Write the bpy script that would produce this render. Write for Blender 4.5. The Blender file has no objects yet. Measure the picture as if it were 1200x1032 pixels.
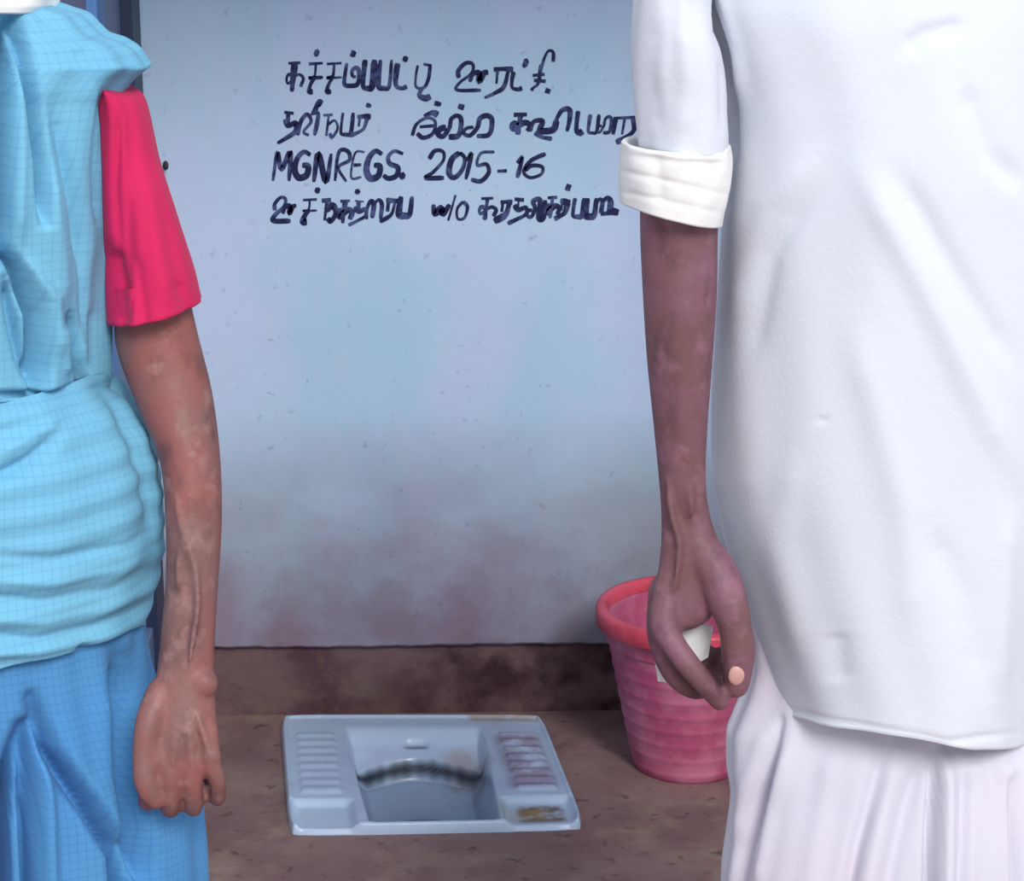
import bpy, math
import numpy as np
from mathutils import Vector

# ------------------------------------------------------------------ camera, world, light
sc = bpy.context.scene
F, CX, CY = 2800.0, 600.0, 516.0
CAMZ = 1.51
PITCH, YAW = math.radians(15.7), math.radians(2.0)
cam_d = bpy.data.cameras.new('camera'); cam = bpy.data.objects.new('camera', cam_d)
sc.collection.objects.link(cam); sc.camera = cam
cam.location = (0, 0, CAMZ); cam.rotation_euler = (math.pi/2 - PITCH, 0, -YAW)
cam_d.sensor_width = 36; cam_d.lens = F/1200*36; cam_d.clip_start = 0.05

w = bpy.data.worlds.new('sky'); sc.world = w; w.use_nodes = True
nt = w.node_tree; bg = nt.nodes['Background']
bg.inputs[0].default_value = (0.84, 0.90, 1.0, 1); bg.inputs[1].default_value = 0.88
sl = bpy.data.lights.new('sun', 'SUN'); sun = bpy.data.objects.new('sun', sl); sc.collection.objects.link(sun)
sl.energy = 2.35; sl.angle = math.radians(20); sl.color = (1.0, 0.96, 0.93)
sun.rotation_euler = (math.radians(55), 0, math.radians(14))
sc.view_settings.view_transform = 'Standard'; sc.view_settings.look = 'None'
sc.view_settings.exposure = 0.0; sc.view_settings.gamma = 1.0; sc.view_settings.use_curve_mapping = False

# ------------------------------------------------------------------ projection helpers (modelling reference)
sp_, cp_, sy_, cy_ = math.sin(PITCH), math.cos(PITCH), math.sin(YAW), math.cos(YAW)
FW = np.array([sy_*cp_, cy_*cp_, -sp_]); RT = np.array([cy_, -sy_, 0.0]); UP = np.cross(RT, FW)
O = np.array([0, 0, CAMZ])
def ray(px, py):
    return FW + RT*((px-CX)/F) + UP*((CY-py)/F)
def P(px, py, D):
    r = ray(px, py); return O + r*(D/r[1])
def G(px, py, z=0.0):
    r = ray(px, py); return O + r*((z-CAMZ)/r[2])
def proj(V):
    d = np.asarray(V) - O; k = d @ FW
    return CX + F*(d @ RT)/k, CY - F*(d @ UP)/k

# ------------------------------------------------------------------ materials
def srgb(r, g, b):
    def f(c):
        c /= 255.0
        return c/12.92 if c <= 0.04045 else ((c+0.055)/1.055)**2.4
    return (f(r), f(g), f(b), 1)
class M:
    def __init__(s, name, rough=0.8, spec=0.3):
        s.m = bpy.data.materials.new(name); s.m.use_nodes = True
        s.t = s.m.node_tree; s.b = s.t.nodes['Principled BSDF']
        s.b.inputs['Roughness'].default_value = rough
        s.b.inputs['Specular IOR Level'].default_value = spec
        s.col = None; s.h = None
    def n(s, kind, **kw):
        x = s.t.nodes.new(kind)
        for k, v in kw.items(): setattr(x, k, v)
        return x
    def l(s, a, b): s.t.links.new(a, b)
    def coord(s, scale=(1, 1, 1), out='Object'):
        tc = s.n('ShaderNodeTexCoord'); mp = s.n('ShaderNodeMapping')
        mp.inputs['Scale'].default_value = scale; s.l(tc.outputs[out], mp.inputs[0]); return mp.outputs[0]
    def noise(s, scale, detail=4, stretch=(1, 1, 1), lo=0.35, hi=0.65, out='Object', rough=0.55):
        nz = s.n('ShaderNodeTexNoise'); nz.inputs['Scale'].default_value = scale
        nz.inputs['Detail'].default_value = detail; nz.inputs['Roughness'].default_value = rough
        s.l(s.coord(stretch, out), nz.inputs[0])
        r = s.n('ShaderNodeMapRange'); r.inputs[1].default_value = lo; r.inputs[2].default_value = hi
        s.l(nz.outputs[0], r.inputs[0]); return r.outputs[0]
    def mul(s, a, b, op='MULTIPLY'):
        x = s.n('ShaderNodeMath', operation=op)
        for i, v in enumerate((a, b)):
            if isinstance(v, (int, float)): x.inputs[i].default_value = v
            else: s.l(v, x.inputs[i])
        x.use_clamp = op != 'ADD' or True
        return x.outputs[0]
    def base(s, c):
        r = s.n('ShaderNodeRGB'); r.outputs[0].default_value = c; s.col = r.outputs[0]; s.fin(); return s
    def over(s, c, fac):
        mx = s.n('ShaderNodeMix', data_type='RGBA')
        if isinstance(fac, (int, float)): mx.inputs[0].default_value = fac
        else: s.l(fac, mx.inputs[0])
        s.l(s.col, mx.inputs[6]); mx.inputs[7].default_value = c
        s.col = mx.outputs[2]; s.fin(); return s
    def fin(s): s.l(s.col, s.b.inputs['Base Color'])
    def bump(s, h, dist=0.002, strength=0.5):
        bp = s.n('ShaderNodeBump'); bp.inputs['Distance'].default_value = dist; bp.inputs['Strength'].default_value = strength
        s.l(h, bp.inputs['Height'])
        if s.h is not None: s.l(s.h, bp.inputs['Normal'])
        s.h = bp.outputs[0]; s.l(s.h, s.b.inputs['Normal']); return s
    def zramp(s, z0, z1, axis=2):
        """0 at z0, 1 at z1 (object coordinates = world, since meshes are built in place)"""
        g = s.n('ShaderNodeNewGeometry'); sx = s.n('ShaderNodeSeparateXYZ'); s.l(g.outputs['Position'], sx.inputs[0])
        r = s.n('ShaderNodeMapRange'); r.inputs[1].default_value = z0; r.inputs[2].default_value = z1
        s.l(sx.outputs[axis], r.inputs[0]); return r.outputs[0]

# painted plaster: pale blue limewash, violet mottling, splash stains in the lower part
mw = M('blue_limewash', 0.9, 0.15).base(srgb(184, 212, 234))
mw.over(srgb(194, 208, 238), mw.noise(3.2, 5, lo=0.42, hi=0.62))
mw.over(srgb(172, 208, 230), mw.mul(mw.noise(5.5, 6, (1, 1, .45), 0.48, 0.66), .7))
mw.over(srgb(200, 208, 226), mw.mul(mw.noise(26, 6, (1, 1, .3), 0.52, 0.72), .35))
low = mw.zramp(0.52, 0.13)
mw.over(srgb(140, 138, 152), mw.mul(low, .85))
mw.over(srgb(150, 130, 150), mw.mul(mw.mul(mw.noise(7, 6, (1, 1, 1.3), 0.36, 0.62), low), .80))
low2 = mw.zramp(0.33, 0.12)
mw.over(srgb(134, 118, 128), mw.mul(mw.mul(mw.noise(14, 7, (1, 1, 1), 0.42, 0.62), low2), .75))
mw.over(srgb(150, 150, 150), mw.mul(mw.mul(mw.noise(4, 3, (1, 1, 1), 0.5, 0.62), low), .55))
mw.over(srgb(100, 108, 140), mw.mul(mw.noise(60, 3, (1, 1, 1), 0.66, 0.76), .35))
mw.bump(mw.noise(9, 6, lo=0, hi=1), 0.006, 0.35).bump(mw.noise(90, 4, lo=0, hi=1), 0.001, 0.35)

mdado = M('bare_cement_dado', 0.95, 0.1).base(srgb(122, 98, 100))
mdado.over(srgb(96, 70, 78), mdado.noise(7, 5, lo=.40, hi=.6))
mdado.over(srgb(122, 104, 96), mdado.mul(mdado.noise(22, 6, lo=.52, hi=.68), .7))
mdado.over(srgb(70, 50, 54), mdado.mul(mdado.noise(13, 6, lo=.42, hi=.60), mdado.mul(mdado.zramp(-0.12, 0.06, 0), 1.0)))
mdado.bump(mdado.noise(40, 6, lo=0, hi=1), 0.006, 0.8)

mfl = M('cement_floor', 0.85, 0.25).base(srgb(152, 124, 120))
mfl.over(srgb(130, 102, 102), mfl.mul(mfl.noise(6, 6, lo=.42, hi=.62), .8))
mfl.over(srgb(162, 142, 128), mfl.mul(mfl.noise(11, 6, lo=.5, hi=.68), .75))
mfl.over(srgb(140, 104, 112), mfl.mul(mfl.noise(23, 5, lo=.56, hi=.7), .6))
mfl.over(srgb(62, 48, 50), mfl.mul(mfl.noise(30, 6, lo=.60, hi=.70), .6))
mfl.bump(mfl.noise(25, 7, lo=0, hi=1), 0.006, 0.5).bump(mfl.noise(140, 3, lo=0, hi=1), 0.001, 0.5)

mdoor = M('blue_grey_door_paint', 0.5, 0.4).base(srgb(104, 124, 160))
mdoor.over(srgb(124, 122, 150), mdoor.noise(9, 5, (1, 1, .15), .42, .6))
mdoor.over(srgb(60, 74, 96), mdoor.mul(mdoor.noise(40, 5, (1, 1, .3), .6, .7), .5))
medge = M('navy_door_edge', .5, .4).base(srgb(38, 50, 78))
mdoor2 = M('bright_blue_door_stile', 0.5, 0.4).base(srgb(84, 130, 186))
mdoor2.over(srgb(60, 84, 120), mdoor2.mul(mdoor2.noise(30, 5, (1, 1, .3), .55, .7), .5))

def cloth(name, c, c2, grid=None, rough=.85, weave=True):
    m = M(name, rough, .15).base(c)
    m.over(c2, m.mul(m.noise(6, 4, lo=.4, hi=.65), .5))
    if grid is not None:
        for ax in (0, 1):
            wv = m.n('ShaderNodeTexWave'); wv.bands_direction = 'X' if ax == 0 else 'Y'
            wv.inputs['Scale'].default_value = grid[0]; wv.inputs['Distortion'].default_value = 0.6
            wv.inputs['Detail Scale'].default_value = .4
            m.l(m.coord((1, 1, 1), 'UV'), wv.inputs[0])
            r = m.n('ShaderNodeMapRange'); r.inputs[1].default_value = .8; r.inputs[2].default_value = .99
            r.inputs[4].default_value = grid[1]; m.l(wv.outputs[0], r.inputs[0])
            m.over(grid[2], r.outputs[0])
    m.bump(m.noise(9, 3, lo=0, hi=1), 0.003, 0.3)
    if weave: m.bump(m.noise(220, 2, lo=0, hi=1), 0.0006, 0.5)
    m.b.inputs['Sheen Weight'].default_value = .05
    return m
msar = cloth('sky_blue_checked_cotton', srgb(122, 188, 216), srgb(108, 176, 212), (40, .15, srgb(70, 128, 184)))
msk = cloth('blue_checked_cotton_skirt', srgb(84, 148, 200), srgb(72, 134, 194), (40, .20, srgb(48, 104, 172)))  # same saree cloth, its colour darkened to paint in the dimmer light lower down
mpink = cloth('crimson_pink_blouse_cotton', srgb(214, 40, 98), srgb(196, 48, 88))
mshirt = cloth('white_shirt_cotton', srgb(221, 226, 235), srgb(215, 224, 233))
mdh = cloth('white_dhoti_cotton', srgb(214, 214, 226), srgb(222, 208, 220))
mwh = cloth('white_cotton', srgb(236, 236, 234), srgb(226, 236, 236))

def skin(name, a, b, c, d):
    m = M(name, .52, .35).base(a)
    m.over(b, m.noise(16, 5, lo=.40, hi=.62))
    m.over(c, m.mul(m.noise(30, 5, (1, 1, .6), lo=.52, hi=.68), .7))
    m.over(d, m.mul(m.noise(45, 4, lo=.56, hi=.70), .5))
    m.bump(m.noise(60, 5, (1, 1, .7), lo=0, hi=1), 0.002, 0.6).bump(m.noise(240, 3, lo=0, hi=1), 0.0006, 0.5)
    m.b.inputs['Subsurface Weight'].default_value = .06
    m.b.inputs['Subsurface Radius'].default_value = (.01, .004, .003)
    return m
mskw = skin('weathered_brown_skin', srgb(132, 97, 94), srgb(148, 90, 86), srgb(102, 69, 67), srgb(170, 130, 126))
mskm = skin('dark_brown_skin', srgb(134, 92, 108), srgb(116, 80, 84), srgb(92, 60, 72), srgb(154, 108, 126))
mnail = M('pale_nail', .35, .5).base(srgb(206, 160, 150))
mhair_b = M('black_grey_hair', .6, .4).base(srgb(38, 34, 36)); mhair_b.over(srgb(110, 108, 110), mhair_b.noise(80, 4, (1, .3, 1), .5, .7))
meye = M('eye_white', .2, .5).base(srgb(225, 220, 214)); miris = M('dark_iris', .15, .5).base(srgb(30, 18, 14))
mpan = M('glazed_ceramic', .22, .6).base(srgb(200, 224, 246))
mpan.over(srgb(206, 218, 246), mpan.mul(mpan.noise(7, 4, lo=.45, hi=.62), .6))
mpan.over(srgb(180, 208, 234), mpan.mul(mpan.noise(14, 4, lo=.5, hi=.66), .5))
mbk = M('pink_plastic', .42, .4).base(srgb(208, 124, 154)); mbk.over(srgb(192, 90, 128), mbk.noise(12, 3, lo=.42, hi=.6))
mbk.over(srgb(220, 140, 164), mbk.mul(mbk.noise(35, 5, lo=.54, hi=.68), .35))
mrim = M('coral_pink_plastic_rim', .4, .4).base(srgb(236, 96, 116)); mrim.over(srgb(204, 66, 88), mrim.noise(12, 3, lo=.42, hi=.6))
mink = M('navy_lettering_paint', .7, .3).base(srgb(28, 34, 76)); mink.over(srgb(84, 98, 146), mink.mul(mink.noise(55, 4, lo=.48, hi=.62), .75))
mdark = M('dark_iron', .6, .4).base(srgb(54, 50, 62))
mwater = M('standing_water', .06, .6).base(srgb(112, 134, 160))

# ------------------------------------------------------------------ object helpers
col = sc.collection
def mesh_obj(name, V, Fc, mat, parent=None, smooth=True, uv=None, mats=None):
    me = bpy.data.meshes.new(name); me.from_pydata([tuple(map(float, v)) for v in V], [], [tuple(map(int, f)) for f in Fc])
    if mats:
        for m in mats: me.materials.append(m.m)
    else: me.materials.append(mat.m)
    me.validate()
    if uv is not None:
        ul = me.uv_layers.new(name='uv'); li = np.empty(len(me.loops), np.int32); me.loops.foreach_get('vertex_index', li)
        ul.data.foreach_set('uv', np.asarray(uv, np.float32)[li].ravel())
    if smooth: me.polygons.foreach_set('use_smooth', [True]*len(me.polygons))
    me.update()
    o = bpy.data.objects.new(name, me); col.objects.link(o)
    if parent is not None: place(o, parent)
    return o
def place(o, parent):
    o.parent = parent; o.matrix_parent_inverse = parent.matrix_world.inverted()
def tag(o, label=None, cat=None, group=None, kind=None):
    for k, v in (('label', label), ('category', cat), ('group', group), ('kind', kind)):
        if v: o[k] = v
    return o
def thing(name, loc, label, cat, group=None):
    o = bpy.data.objects.new(name, None); col.objects.link(o); o.location = loc; o.empty_display_size = .1
    bpy.context.view_layer.update(); return tag(o, label, cat, group)
def box(name, lo, hi, mat, parent=None, bevel=0.0):
    x0, y0, z0 = lo; x1, y1, z1 = hi
    V = [(x0, y0, z0), (x1, y0, z0), (x1, y1, z0), (x0, y1, z0), (x0, y0, z1), (x1, y0, z1), (x1, y1, z1), (x0, y1, z1)]
    Fc = [(0, 3, 2, 1), (4, 5, 6, 7), (0, 1, 5, 4), (1, 2, 6, 5), (2, 3, 7, 6), (3, 0, 4, 7)]
    o = mesh_obj(name, V, Fc, mat, parent, smooth=False)
    if bevel:
        b = o.modifiers.new('bevel', 'BEVEL'); b.width = bevel; b.segments = 3
    return o
def interp(xs, ys, x):
    """monotone-ish smooth interpolation (cubic Hermite, finite difference slopes)"""
    xs = np.asarray(xs, float); ys = np.asarray(ys, float); x = np.asarray(x, float)
    d = np.diff(ys)/np.diff(xs); m = np.empty_like(ys); m[0] = d[0]; m[-1] = d[-1]
    if len(ys) > 2:
        a, b = d[:-1], d[1:]; m[1:-1] = np.where(a*b > 0, 2*a*b/(a+b+1e-12*np.sign(a+b+1e-20)), 0)
    i = np.clip(np.searchsorted(xs, x)-1, 0, len(xs)-2); h = xs[i+1]-xs[i]; t = np.clip((x-xs[i])/h, 0, 1)
    return (2*t**3-3*t**2+1)*ys[i]+(t**3-2*t**2+t)*h*m[i]+(-2*t**3+3*t**2)*ys[i+1]+(t**3-t**2)*h*m[i+1]
def catmull(pts, n=8):
    p = np.asarray(pts, float)
    if len(p) < 3:
        t = np.linspace(0, 1, n+1)[:, None]; return p[0]*(1-t)+p[-1]*t
    e = np.vstack([2*p[0]-p[1], p, 2*p[-1]-p[-2]]); out = []
    for i in range(1, len(e)-2):
        for k in range(n):
            t = k/n; a, b, c, d = e[i-1], e[i], e[i+1], e[i+2]
            out.append(.5*((2*b)+(c-a)*t+(2*a-5*b+4*c-d)*t*t+(3*b-a-3*c+d)*t**3))
    out.append(p[-1]); return np.array(out)
def ringfaces(nr, ns, base=0, closed=True):
    f = []
    for i in range(nr-1):
        for j in range(ns if closed else ns-1):
            k = (j+1) % ns; f.append((base+i*ns+j, base+i*ns+k, base+(i+1)*ns+k, base+(i+1)*ns+j))
    return f
def seg_dist(px, py, poly):
    """distance of every pixel to a polyline and the parameter 0..1 along it"""
    best = np.full(px.shape, 1e9); par = np.zeros(px.shape); L = [math.dist(poly[i], poly[i+1]) for i in range(len(poly)-1)]
    T = sum(L); acc = 0
    for i in range(len(poly)-1):
        ax, ay = poly[i]; bx, by = poly[i+1]; dx, dy = bx-ax, by-ay; l2 = dx*dx+dy*dy+1e-9
        t = np.clip(((px-ax)*dx+(py-ay)*dy)/l2, 0, 1); d = np.hypot(px-ax-t*dx, py-ay-t*dy)
        k = d < best; best = np.where(k, d, best); par = np.where(k, (acc+t*L[i])/T, par); acc += L[i]
    return best, par

def loft_cloth(name, rows, D, depth, mat, parent, top=None, hem=None, folds=(), N=300, R=220, extra=None, lip=True, power=2.0, closetop=False, foot=None):
    """garment: rows = (py, xl, xr) outline of the standing cloth; hem/top = (x,py) curves as seen on the front;
    folds = (polyline, width, amplitude) real ridges (+) and valleys (-)"""
    r = np.array(rows, float); py = r[:, 0]
    tp = (lambda x: np.full_like(x, py[0])) if top is None else (lambda x: np.interp(x, [a for a, _ in top], [b for _, b in top]))
    hm = (lambda x: np.full_like(x, py[-1])) if hem is None else (lambda x: interp([a for a, _ in hem], [b for _, b in hem], x))
    th = np.linspace(0, 2*np.pi, N, endpoint=False); c = np.cos(th); s = np.sin(th)
    cc = np.sign(c)*np.abs(c)**(2/power); ss = np.sign(s)*np.abs(s)**(2/power)
    mid = interp(py, (r[:, 1]+r[:, 2])/2, np.array([np.mean(py)]))[0]
    t = np.linspace(0, 1, R)[:, None]
    nomhw = np.median((r[:, 2]-r[:, 1])/2); nomc = np.median((r[:, 2]+r[:, 1])/2)
    nx = nomc + nomhw*cc; nb = (r[-1, 1]+r[-1, 2])/2+(r[-1, 2]-r[-1, 1])/2*cc
    PY = tp(nx)[None]*(1-t)+hm(nb)[None]*t
    XL = interp(py, r[:, 1], PY); XR = interp(py, r[:, 2], PY)
    if callable(depth): B = depth(PY)
    else:
        dd = np.array(depth, float); B = interp(dd[:, 0], dd[:, 1], PY)
    X0 = np.empty_like(PY); HW = np.empty_like(PY); Z = np.empty_like(PY)
    for i in range(R):
        for j in range(N):
            a = P(XL[i, j], PY[i, j], D); b = P(XR[i, j], PY[i, j], D)
            X0[i, j] = (a[0]+b[0])/2; HW[i, j] = (b[0]-a[0])/2
            q = P((XL[i, j]+XR[i, j])/2+(XR[i, j]-XL[i, j])/2*cc[j], PY[i, j], D-B[i, j]*abs(ss[j])); Z[i, j] = q[2]
    X = X0+HW*cc[None]; Y = D-B*ss[None]
    V = np.stack([X, Y, Z], -1)
    nrm = np.stack([np.broadcast_to(c[None], X.shape), np.broadcast_to(-s[None], X.shape), np.zeros_like(X)], -1)
    qx, qy = proj(V.reshape(-1, 3)); qx = qx.reshape(X.shape); qy = qy.reshape(X.shape)
    disp = np.zeros_like(X); front = np.clip(s*3+.3, 0, 1)[None]
    for poly, wd, amp in folds:
        d, par = seg_dist(qx, qy, poly)
        g = np.exp(-(d/wd)**2)*np.clip(np.minimum(par, 1-par)*5+.25, 0, 1)
        disp += amp*g*front
    if extra is not None: disp += extra(qx, qy, th[None], Z)*1.0
    V = V + nrm*disp[..., None]
    if foot is not None: V[..., 2] += (foot-V[-1:, :, 2])*t**2
    V[..., 2] = np.maximum(V[..., 2], 0.004)
    rings = [V]
    if lip:   # turned-in hem of real thickness
        e = V[-1].copy(); ctr = e.mean(0)
        for k, (sh, up) in enumerate(((.003, -.0012), (.007, .002), (.010, .02))):
            q = e-nrm[-1]*sh; q[:, 2] += up; rings.append(q[None])
    A = np.concatenate(rings, 0); nr = A.shape[0]
    Fc = ringfaces(nr, N); Vf = A.reshape(-1, 3)
    if closetop:
        Vf = np.vstack([Vf, A[0].mean(0)]); k = len(Vf)-1
        Fc += [(k, (j+1) % N, j) for j in range(N)]
    u = (th[None]*np.mean(HW)+0*A[..., 2]); uv = np.stack([u, A[..., 2]], -1).reshape(-1, 2)
    if closetop: uv = np.vstack([uv, [0, 0]])
    return mesh_obj(name, Vf, Fc, mat, parent, uv=uv)

def tube_raw(nodes, ns=28, sub=6, cap=True):
    """nodes: (xl,yl,xr,yr,D,rb) traced edge pairs at depth D with half thickness rb (m) -> closed tube"""
    n = np.array([list(P(a, b, D))+list(P(c, d, D))+[rb] for a, b, c, d, D, rb in nodes])
    q = catmull(n, sub); L = q[:, :3]; Rr = q[:, 3:6]; rb = q[:, 6]
    return ring_tube((L+Rr)/2, (Rr-L)/2, rb, ns, cap)
def ring_tube(C, A, rb, ns=28, cap=True):
    th = np.linspace(0, 2*np.pi, ns, endpoint=False)
    T = np.gradient(C, axis=0); T /= np.linalg.norm(T, axis=1)[:, None]+1e-12
    Bv = np.cross(A, T); Bv /= np.linalg.norm(Bv, axis=1)[:, None]+1e-12
    CC, AA, BB = [], [], []
    def add(c, a, b): CC.append(c); AA.append(a); BB.append(b)
    if cap:
        for k in (80, 55, 28): 
            s, c = math.sin(math.radians(k)), math.cos(math.radians(k)); add(C[0]-T[0]*min(rb[0], np.linalg.norm(A[0]))*s, A[0]*c, Bv[0]*rb[0]*c)
    for i in range(len(C)): add(C[i], A[i], Bv[i]*rb[i])
    if cap:
        for k in (28, 55, 80):
            s, c = math.sin(math.radians(k)), math.cos(math.radians(k)); add(C[-1]+T[-1]*min(rb[-1], np.linalg.norm(A[-1]))*s, A[-1]*c, Bv[-1]*rb[-1]*c)
    CC, AA, BB = map(np.array, (CC, AA, BB))
    V = CC[:, None]+AA[:, None]*np.cos(th)[None, :, None]+BB[:, None]*np.sin(th)[None, :, None]
    nr = len(CC); Fc = ringfaces(nr, ns); V = V.reshape(-1, 3)
    if cap:
        V = np.vstack([V, CC[0], CC[-1]]); a, b = len(V)-2, len(V)-1
        Fc += [(a, (j+1) % ns, j) for j in range(ns)]+[(b, (nr-1)*ns+j, (nr-1)*ns+(j+1) % ns) for j in range(ns)]
    return V, Fc
def rod_raw(pts, rad, ns=14, sub=5):
    """pts 3-D points, rad radii: round limb"""
    q = catmull(np.hstack([np.array(pts, float), np.array(rad, float)[:, None]]), sub); C = q[:, :3]; r = np.clip(q[:, 3], 1e-4, None)
    T = np.gradient(C, axis=0); T /= np.linalg.norm(T, axis=1)[:, None]+1e-12
    ref = np.where(np.abs(T[:, 1:2]) > .9, np.array([[1., 0, 0]]), np.array([[0, 1., 0]]))
    A = np.cross(T, ref); A /= np.linalg.norm(A, axis=1)[:, None]+1e-12
    return ring_tube(C, A*r[:, None], r, ns, True)
def ell_raw(c, r, rot=(0, 0, 0), n=20):
    from mathutils import Euler
    Rm = np.array(Euler(rot).to_matrix()); V = []; Fc = []
    for i in range(n+1):
        ph = math.pi*i/n
        for j in range(n*2):
            t = math.pi*j/n; V.append((r[0]*math.sin(ph)*math.cos(t), r[1]*math.sin(ph)*math.sin(t), r[2]*math.cos(ph)))
    V = np.array(V) @ Rm.T+np.array(c)
    V, Fc = V, ringfaces(n+1, 2*n)
    return V, Fc
def join_raw(parts):
    V = []; Fc = []; b = 0
    for v, f in parts:
        V.append(v); Fc += [tuple(b+i for i in x) for x in f]; b += len(v)
    return np.vstack(V), Fc
def flesh(name, parts, mat, parent, voxel=.0026, it=4):
    """unite the limbs into one continuous skin"""
    V, Fc = join_raw(parts); o = mesh_obj('raw', V, Fc, mat)
    import bmesh
    bm = bmesh.new(); bm.from_mesh(o.data); bmesh.ops.remove_doubles(bm, verts=bm.verts, dist=1e-6)
    bmesh.ops.recalc_face_normals(bm, faces=bm.faces); bm.to_mesh(o.data); bm.free()
    rm = o.modifiers.new('r', 'REMESH'); rm.mode = 'VOXEL'; rm.voxel_size = voxel; rm.use_smooth_shade = True
    sm = o.modifiers.new('s', 'SMOOTH'); sm.factor = .5; sm.iterations = it
    dg = bpy.context.evaluated_depsgraph_get(); me = bpy.data.meshes.new_from_object(o.evaluated_get(dg))
    me.name = name; bpy.data.objects.remove(o)
    ob = bpy.data.objects.new(name, me); col.objects.link(ob)
    me.polygons.foreach_set('use_smooth', [True]*len(me.polygons))
    if not me.materials: me.materials.append(mat.m)
    place(ob, parent); return ob
def PF(pts):   # (px,py,D) list -> 3-D
    return [P(*p) for p in pts]
def cloth_tube(name, nodes, mat, parent, folds=(), ns=120, sub=14, thick=.004, top_lip=False, wob=0.0):
    n = np.array([list(P(a, b, D))+list(P(c, d, D))+[rb] for a, b, c, d, D, rb in nodes])
    q = catmull(n, sub); L = q[:, :3]; Rr = q[:, 3:6]; rb = q[:, 6]; C = (L+Rr)/2; A = (Rr-L)/2
    V, Fc = ring_tube(C, A, rb, ns, False); V = V.reshape(len(C), ns, 3)
    out = V-C[:, None]; out /= np.linalg.norm(out, axis=2)[..., None]
    qx, qy = proj(V.reshape(-1, 3)); qx = qx.reshape(V.shape[:2]); qy = qy.reshape(V.shape[:2]); disp = np.zeros(V.shape[:2])
    front = np.clip(-out[..., 1]*3+.3, 0, 1)
    for poly, wd, amp in folds:
        d, par = seg_dist(qx, qy, poly); disp += amp*np.exp(-(d/wd)**2)*np.clip(np.minimum(par, 1-par)*5+.25, 0, 1)*front
    if wob:
        th = np.linspace(0, 2*np.pi, ns, endpoint=False)[None]; tt = np.linspace(0, 1, len(C))[:, None]
        disp += wob*(np.sin(3*th+5*tt)+.6*np.sin(7*th-4*tt+1)+.4*np.sin(11*th+9*tt))
    V = V+out*disp[..., None]; T0 = (C[-2]-C[-1]); T0 /= np.linalg.norm(T0)
    rings = [V]
    for sh, up in ((thick*.5, -.001), (thick, .001), (thick+.001, .03)):
        rings.append((V[-1]-out[-1]*sh+T0*up)[None])
    if top_lip:
        T1 = (C[1]-C[0]); T1 /= np.linalg.norm(T1)
        pre = [(V[0]-out[0]*(thick+.002)+T1*.02)[None], (V[0]-out[0]*thick*.8-T1*.000)[None], (V[0]-out[0]*thick*.3-T1*.002)[None]]
        rings = pre+rings
    A_ = np.concatenate(rings, 0); uv = np.stack([np.broadcast_to(np.linspace(0, .35, ns)[None], A_.shape[:2]), A_[..., 2]], -1).reshape(-1, 2)
    return mesh_obj(name, A_.reshape(-1, 3), ringfaces(len(A_), ns), mat, parent, uv=uv)

# ------------------------------------------------------------------ setting
WD = float(G(500, 835)[1])             # depth of the wall foot
DZ = float(P(480, 757, WD-.012)[2])    # top of the bare cement strip
LX, RX, ZT, FD = float(P(171, 60, WD)[0])-.041, .72, 1.86, 2.72
print('wall', WD, 'dado', DZ, 'LX', LX)

# squat pan corner points on the floor
PZ = .015
pc = {k: G(*v, PZ) for k, v in dict(fl=(338, 969), fr=(686, 962), bl=(328, 838), br=(636, 838)).items()}
print({k: v.round(3) for k, v in pc.items()})

def floor():
    x0, x1, y0, y1 = -6., 6., -3., WD+.06
    ins = lambda k, dx, dy: (pc[k][0]+dx, pc[k][1]+dy, 0)
    hole = [ins('fl', .02, .02), ins('fr', -.02, .02), ins('br', -.02, -.02), ins('bl', .02, -.02)]
    V = [(x0, y0, 0), (x1, y0, 0), (x1, y1, 0), (x0, y1, 0)]+hole
    V += [(a, b, -.2) for a, b, _ in V[:4]]+[(a, b, -.2) for a, b, _ in hole]
    Fc = [(0, 1, 5, 4), (1, 2, 6, 5), (2, 3, 7, 6), (3, 0, 4, 7), (4, 5, 13, 12), (5, 6, 14, 13), (6, 7, 15, 14), (7, 4, 12, 15),
          (8, 9, 1, 0), (9, 10, 2, 1), (10, 11, 3, 2), (11, 8, 0, 3), (12, 13, 14, 15)]
    return mesh_obj('floor', V, Fc, mfl, smooth=False)
tag(floor(), kind='structure')

def wall_back():
    # plaster face with a slightly wavy lower edge, standing proud of the cement strip
    nx = 160; xs = np.linspace(LX-.15, RX+.15, nx); V = []; Fc = []
    yb = WD+.14
    e = DZ+.0008*np.sin(xs*13)+.0006*np.sin(xs*83+1)+.0005*np.sin(xs*190)
    for i, x in enumerate(xs):
        V += [(x, WD-.014, ZT), (x, WD-.014, e[i]+.004), (x, WD-.010, e[i]), (x, yb, e[i]), (x, yb, ZT)]
    for i in range(nx-1):
        a, b = i*5, i*5+5
        for k in range(5): Fc.append((a+k, a+(k+1) % 5, b+(k+1) % 5, b+k))
    Fc += [(0, 1, 2, 3, 4)[::-1], tuple((nx-1)*5+k for k in range(5))]
    o = mesh_obj('wall_back', V, Fc, mw, smooth=False)
    return o
wb = tag(wall_back(), kind='structure')
tag(box('baseboard_back', (LX-.15, WD, -.01), (RX+.15, WD+.13, DZ+.002), mdado), kind='structure')
tag(box('wall_left', (LX-.12, FD, 0), (LX, WD+.05, ZT), mw), kind='structure')
tag(box('wall_right', (RX, FD, 0), (RX+.12, WD+.05, ZT), mw), kind='structure')

tag(box('ceiling', (LX-.2, FD-.05, ZT), (RX+.2, WD+.2, ZT+.09), mw), kind='structure')
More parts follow.
